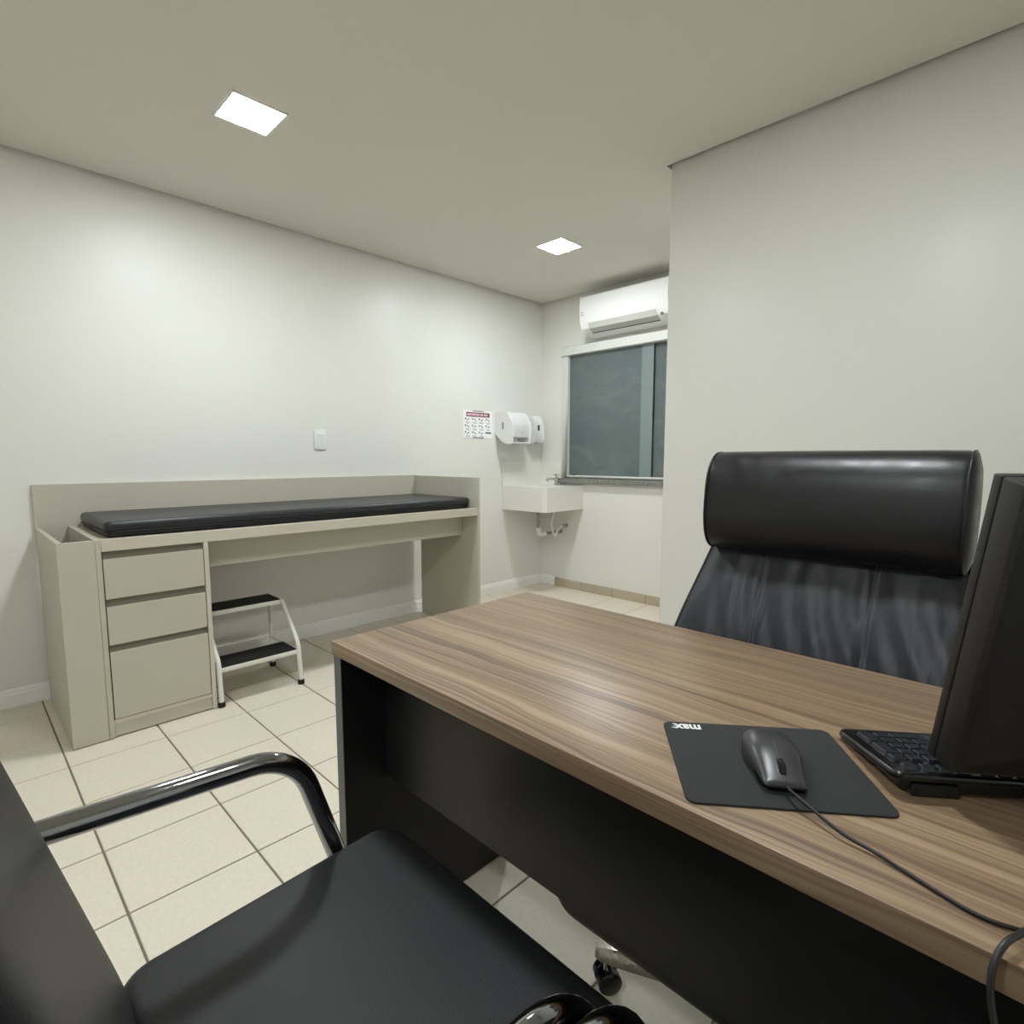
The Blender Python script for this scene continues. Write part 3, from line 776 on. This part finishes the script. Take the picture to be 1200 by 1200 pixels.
AM = math.radians(34)
mo = thing('computer_mouse', 'dark grey wired computer mouse on the black pad', 'mouse', (-.232, .698, DZ + .0035), AM)
def mouse_loop(y, k, zc=1.0, grow=0.0):
    # y -.056 (front) .. .056 (back); half-width and height profile
    t = (y + .056) / .112
    hw = .0285 + .0045 * math.cos((t - .62) * 5.2); hh = .0135 + .0210 * math.sin(min(1, t / .62) * PI / 2) ** 1.3 if t < .62 else .0345 - .006 * ((t - .62) / .38) ** 2
    return hw + grow, hh + grow
def mouse_shell(z_lo, grow, f0=-.056, f1=.056):
    bm = B(); loops = []; n = 26
    for i in range(n + 1):
        y = f0 + (f1 - f0) * (.5 - .5 * math.cos(PI * i / n)); hw, hh = mouse_loop(y, 0, grow=grow)
        tb = (f1 - y) / .02; tf = (y - f0) / .006
        kb = math.sqrt(max(0, 1 - (1 - min(1, tb)) ** 2)); kf = math.sqrt(max(0, 1 - (1 - min(1, tf)) ** 2))
        hw *= max(.30, .30 + .70 * kb) * (.86 + .14 * kf); top = z_lo + (hh - z_lo) * max(.12, .25 * kf + .75 * min(1, kb * kf + .0) if kf < 1 else .12 + .88 * kb)
        L_ = []
        for j in range(17):
            a = PI * j / 16; cx_ = math.cos(a); sx_ = math.sin(a)
            L_.append((hw * math.copysign(abs(cx_) ** .75, cx_), y, z_lo + (top - z_lo) * sx_ ** .62))
        L_.append((-hw * .92, y, z_lo - .0015)); L_.append((hw * .92, y, z_lo - .0015))
        loops.append(L_)
    return loft(bm, loops)
obj('shell', mouse_shell(.009, 0), 'mousem', mo, local=True, smooth=55)
obj('mouse_base', loft(B(), [[(x * .9, y * .96, .0002) for x, y in rrect(.056, .108, .02)], [(x, y, .0065) for x, y in rrect(.056, .108, .02)]]), 'blk_gloss', mo, local=True, smooth=40)
pts = []
for k in range(14):
    y = -.0575 + .064 * k / 13; _, hh = mouse_loop(y, 0); pts.append((0, y, hh + .0000 if k > 0 else .011))
obj('button_gap', tube(B(), smooth_path(pts[1:], 2), .0007, 5), 'blk', mo, local=True)
_, hh = mouse_loop(-.030, 0)
bm = disc_lathe(B(), [(.0085, -.0042), (.0105, -.003), (.0105, .003), (.0085, .0042)], (0, -.030, hh - .0062), 'x', 22)
for v in bm.verts: v.co.y = -.030 + (v.co.y + .030) * 1.35
obj('scroll_wheel', bm, 'blk_gloss', mo, local=True, smooth=40)

cb = thing('mouse_cable', 'thin black mouse cable lying along the desk edge', 'cable', (-.1, .62, DZ))
fr_ = Vector((-.232 + math.sin(AM) * .056, .698 - math.cos(AM) * .056, DZ + .0125))
path = smooth_path([fr_ + Vector((-.002, .004, 0)), fr_ + Vector((.010, -.012, .004)), (-.166, .629, DZ + .012), (-.135, .616, DZ + .0075), (-.105, .612, DZ + .0045), (-.075, .603, DZ + .003), (-.045, .593, DZ + .0026), (-.022, .588, DZ + .0026), (.0, .592, DZ + .0026), (.04, .61, DZ + .0026), (.12, .66, DZ + .0026)], 8)
obj('cord', tube(B(), path, .0019, 8), 'cable', cb, smooth=60)
hc = thing('hanging_cable', 'dark grey cable hanging over the front edge of the desk', 'cable', (0, .56, DZ))
path = smooth_path([(.10, .70, DZ + .004), (.05, .65, DZ + .008), (.018, .605, DZ + .012), (.004, .575, DZ + .013), (-.006, .550, DZ + .012), (-.011, .537, DZ - .004), (-.009, .533, DZ - .03), (-.002, .533, DZ - .06), (.006, .56, DZ - .12), (.015, .61, DZ - .18), (.03, .632, DZ - .30), (.05, .635, DZ - .5), (.06, .635, .03), (.08, .66, .0045), (.12, .70, .004)], 8)
obj('cord', tube(B(), path, .0027, 8), 'cable2', hc, smooth=60)

# ------------------------------------------------------------------ keyboard
AK = math.radians(37)
u_ = Vector((math.cos(AK), math.sin(AK))); v_ = Vector((-math.sin(AK), math.cos(AK)))
KL, KD = .445, .150
ko = Vector((-.112, .733))                       # near corner (number-pad end)
kc = ko + u_ * (KL / 2) + v_ * (KD / 2)
kb = thing('computer_keyboard', 'black computer keyboard with raised feet beneath the monitor edge', 'keyboard', (kc.x, kc.y, DZ), AK)
def kz(y):                                        # top surface height at local y
    t = (y + KD / 2) / KD; return .0330 - .0205 * t + .003 * (2 * t - 1) ** 2 * 0
def ktilt(bm, base):
    for v in bm.verts: v.co.z = base(v.co.y) + v.co.z
    return bm
bm = pad_shape(KL, KD, -.010, 0, .014, .005, ne=3, rb=.003); ktilt(bm, kz)
obj('case', bm, 'blk_gloss', kb, local=True, smooth=45)
bm = pad_shape(KL - .03, KD - .026, -.0265, -.0095, .012, .003, ne=2); 
for v in bm.verts: v.co.z = max(.0008, kz(v.co.y) + v.co.z)
obj('underside', bm, 'blk', kb, local=True, smooth=45)
for x in (-KL / 2 + .05, KL / 2 - .05):
    obj('flip_foot', bx(x - .026, x + .026, -KD / 2 + .008, -KD / 2 + .020, .0004, .0165), 'blk', kb, local=True, bevel=.002, seg=1)
kmesh = {}
def key(x, y, w_, d_):
    k = (round(w_, 4), round(d_, 4)); z = kz(y) - .001
    if k not in kmesh:
        bm = loft(B(), [[(a, b, 0) for a, b in rrect(w_, d_, .0015, 1)], [(a, b, .005) for a, b in rrect(w_ - .003, d_ - .003, .0015, 1)], [(a, b, .0058) for a, b in rrect(w_ - .0045, d_ - .0045, .001, 1)]])
        o = obj('key', bm, 'key', kb, local=True); kmesh[k] = o.data
    else:
        o = bpy.data.objects.new('key', kmesh[k]); COL.objects.link(o); o.parent = kb
    o.location = (x, y, z); o.rotation_euler = (-math.atan(.0205 / KD), 0, 0)
p = .0188; kw = .0172
X0 = -KL / 2 + .014 + p / 2; yt = -KD / 2 + .016      # number pad sits at the low end; top row is nearest the screen
rows = [yt + .006 + p * i for i in range(6)]
rows[0] = yt
for rr in range(1, 6):                              # number pad
    for cc in range(4):
        if cc == 0 and rr in (3, 5): continue
        if rr == 5 and cc == 3: continue
        x = X0 + cc * p; y = rows[rr]
        if cc == 0 and rr in (2, 4): key(x, y + p / 2, kw, kw + p)
        elif rr == 5 and cc == 2: key(x + p / 2, y, kw + p, kw)
        else: key(x, y, kw, kw)
X1 = X0 + 4 * p + .006
for rr in (1, 2): [key(X1 + cc * p, rows[rr], kw, kw) for cc in range(3)]
key(X1 + p, rows[4], kw, kw); [key(X1 + cc * p, rows[5], kw, kw) for cc in range(3)]
for cc in range(3): key(X1 + cc * p, rows[0], kw, .013)
for cc in range(4): key(X0 + cc * p, rows[0], kw, .013)
X2 = X1 + 3 * p + .006; XE = KL / 2 - .012
for rr in range(6):
    n = 13 if rr == 0 else 14
    if rr == 5:
        ws_ = [1.4, 1.2, 1.2, 1.2, 5.4, 1.2, 1.2, 1.6]
    else:
        ws_ = [1.0] * n; ws_[0] = 1.0 + .35 * rr; 
    tot = sum(ws_); sc = (XE - X2 + p / 2) / tot; x = X2 - p / 2
    for q_ in ws_:
        key(x + q_ * sc / 2, rows[rr], q_ * sc - .0016, .013 if rr == 0 else kw); x += q_ * sc

# ------------------------------------------------------------------ monitor
AMO = math.radians(37)
um = Vector((math.cos(AMO), math.sin(AMO))); vm = Vector((-math.sin(AMO), math.cos(AMO)))   # vm points to the user
MW, MH, tilt = .43, .336, math.radians(11.7)
P0 = Vector((-.091, .788))                       # lower corner of the screen side
mc = P0 + um * (MW / 2)
mn = thing('computer_monitor', 'black flat computer monitor seen from behind at the desk edge', 'monitor', (mc.x, mc.y, DZ), AMO)
# panel frame: local x along the screen, w up the tilted panel, d backwards from the screen face
def MP(x, d, wv): return (x, -d * math.cos(tilt) - wv * math.sin(tilt), .046 + wv * math.cos(tilt) - d * math.sin(tilt))
def mslab(x0, x1, d0, d1, w0, w1, ins=0.0):
    bm = B()
    lo = [bm.verts.new(MP(*p_)) for p_ in ((x0, d0, w0), (x1, d0, w0), (x1, d0, w1), (x0, d0, w1))]
    hi = [bm.verts.new(MP(*p_)) for p_ in ((x0 + ins, d1, w0 + ins), (x1 - ins, d1, w0 + ins), (x1 - ins, d1, w1 - ins), (x0 + ins, d1, w1 - ins))]
    bm.faces.new(lo[::-1]); bm.faces.new(hi)
    for k in range(4): bm.faces.new((lo[k], lo[(k + 1) % 4], hi[(k + 1) % 4], hi[k]))
    return bm
hwm = MW / 2
obj('bezel', mslab(-hwm, hwm, 0, .0125, 0, MH), 'mon', mn, local=True, bevel=.0022)
obj('screen', mslab(-hwm + .016, hwm - .016, -.0006, .001, .018, MH - .016), 'blk_gloss', mn, local=True)
obj('back_shell', mslab(-hwm + .0005, hwm - .0005, .0126, .040, .0005, MH - .0005, .003), 'mon', mn, local=True, bevel=.0025)
obj('rear_cover', mslab(-hwm + .008, hwm - .008, .0395, .066, .008, MH - .008, .035), 'mon_back', mn, local=True, bevel=.006)
a = Vector(MP(0, .060, .15)); 
obj('stand_neck', loft(B(), [[(-.035, a.y - .035, .010), (.035, a.y - .035, .010), (.035, a.y - .012, .010), (-.035, a.y - .012, .010)],
                             [(-.03, a.y - .018, a.z), (.03, a.y - .018, a.z), (.03, a.y + .004, a.z), (-.03, a.y + .004, a.z)]]), 'mon', mn, local=True, bevel=.003)
bm = pad_shape(.22, .15, .0004, .012, .05, .004, ne=3, cx=0, cy=a.y - .05)
obj('stand_base', bm, 'mon', mn, local=True, smooth=40)
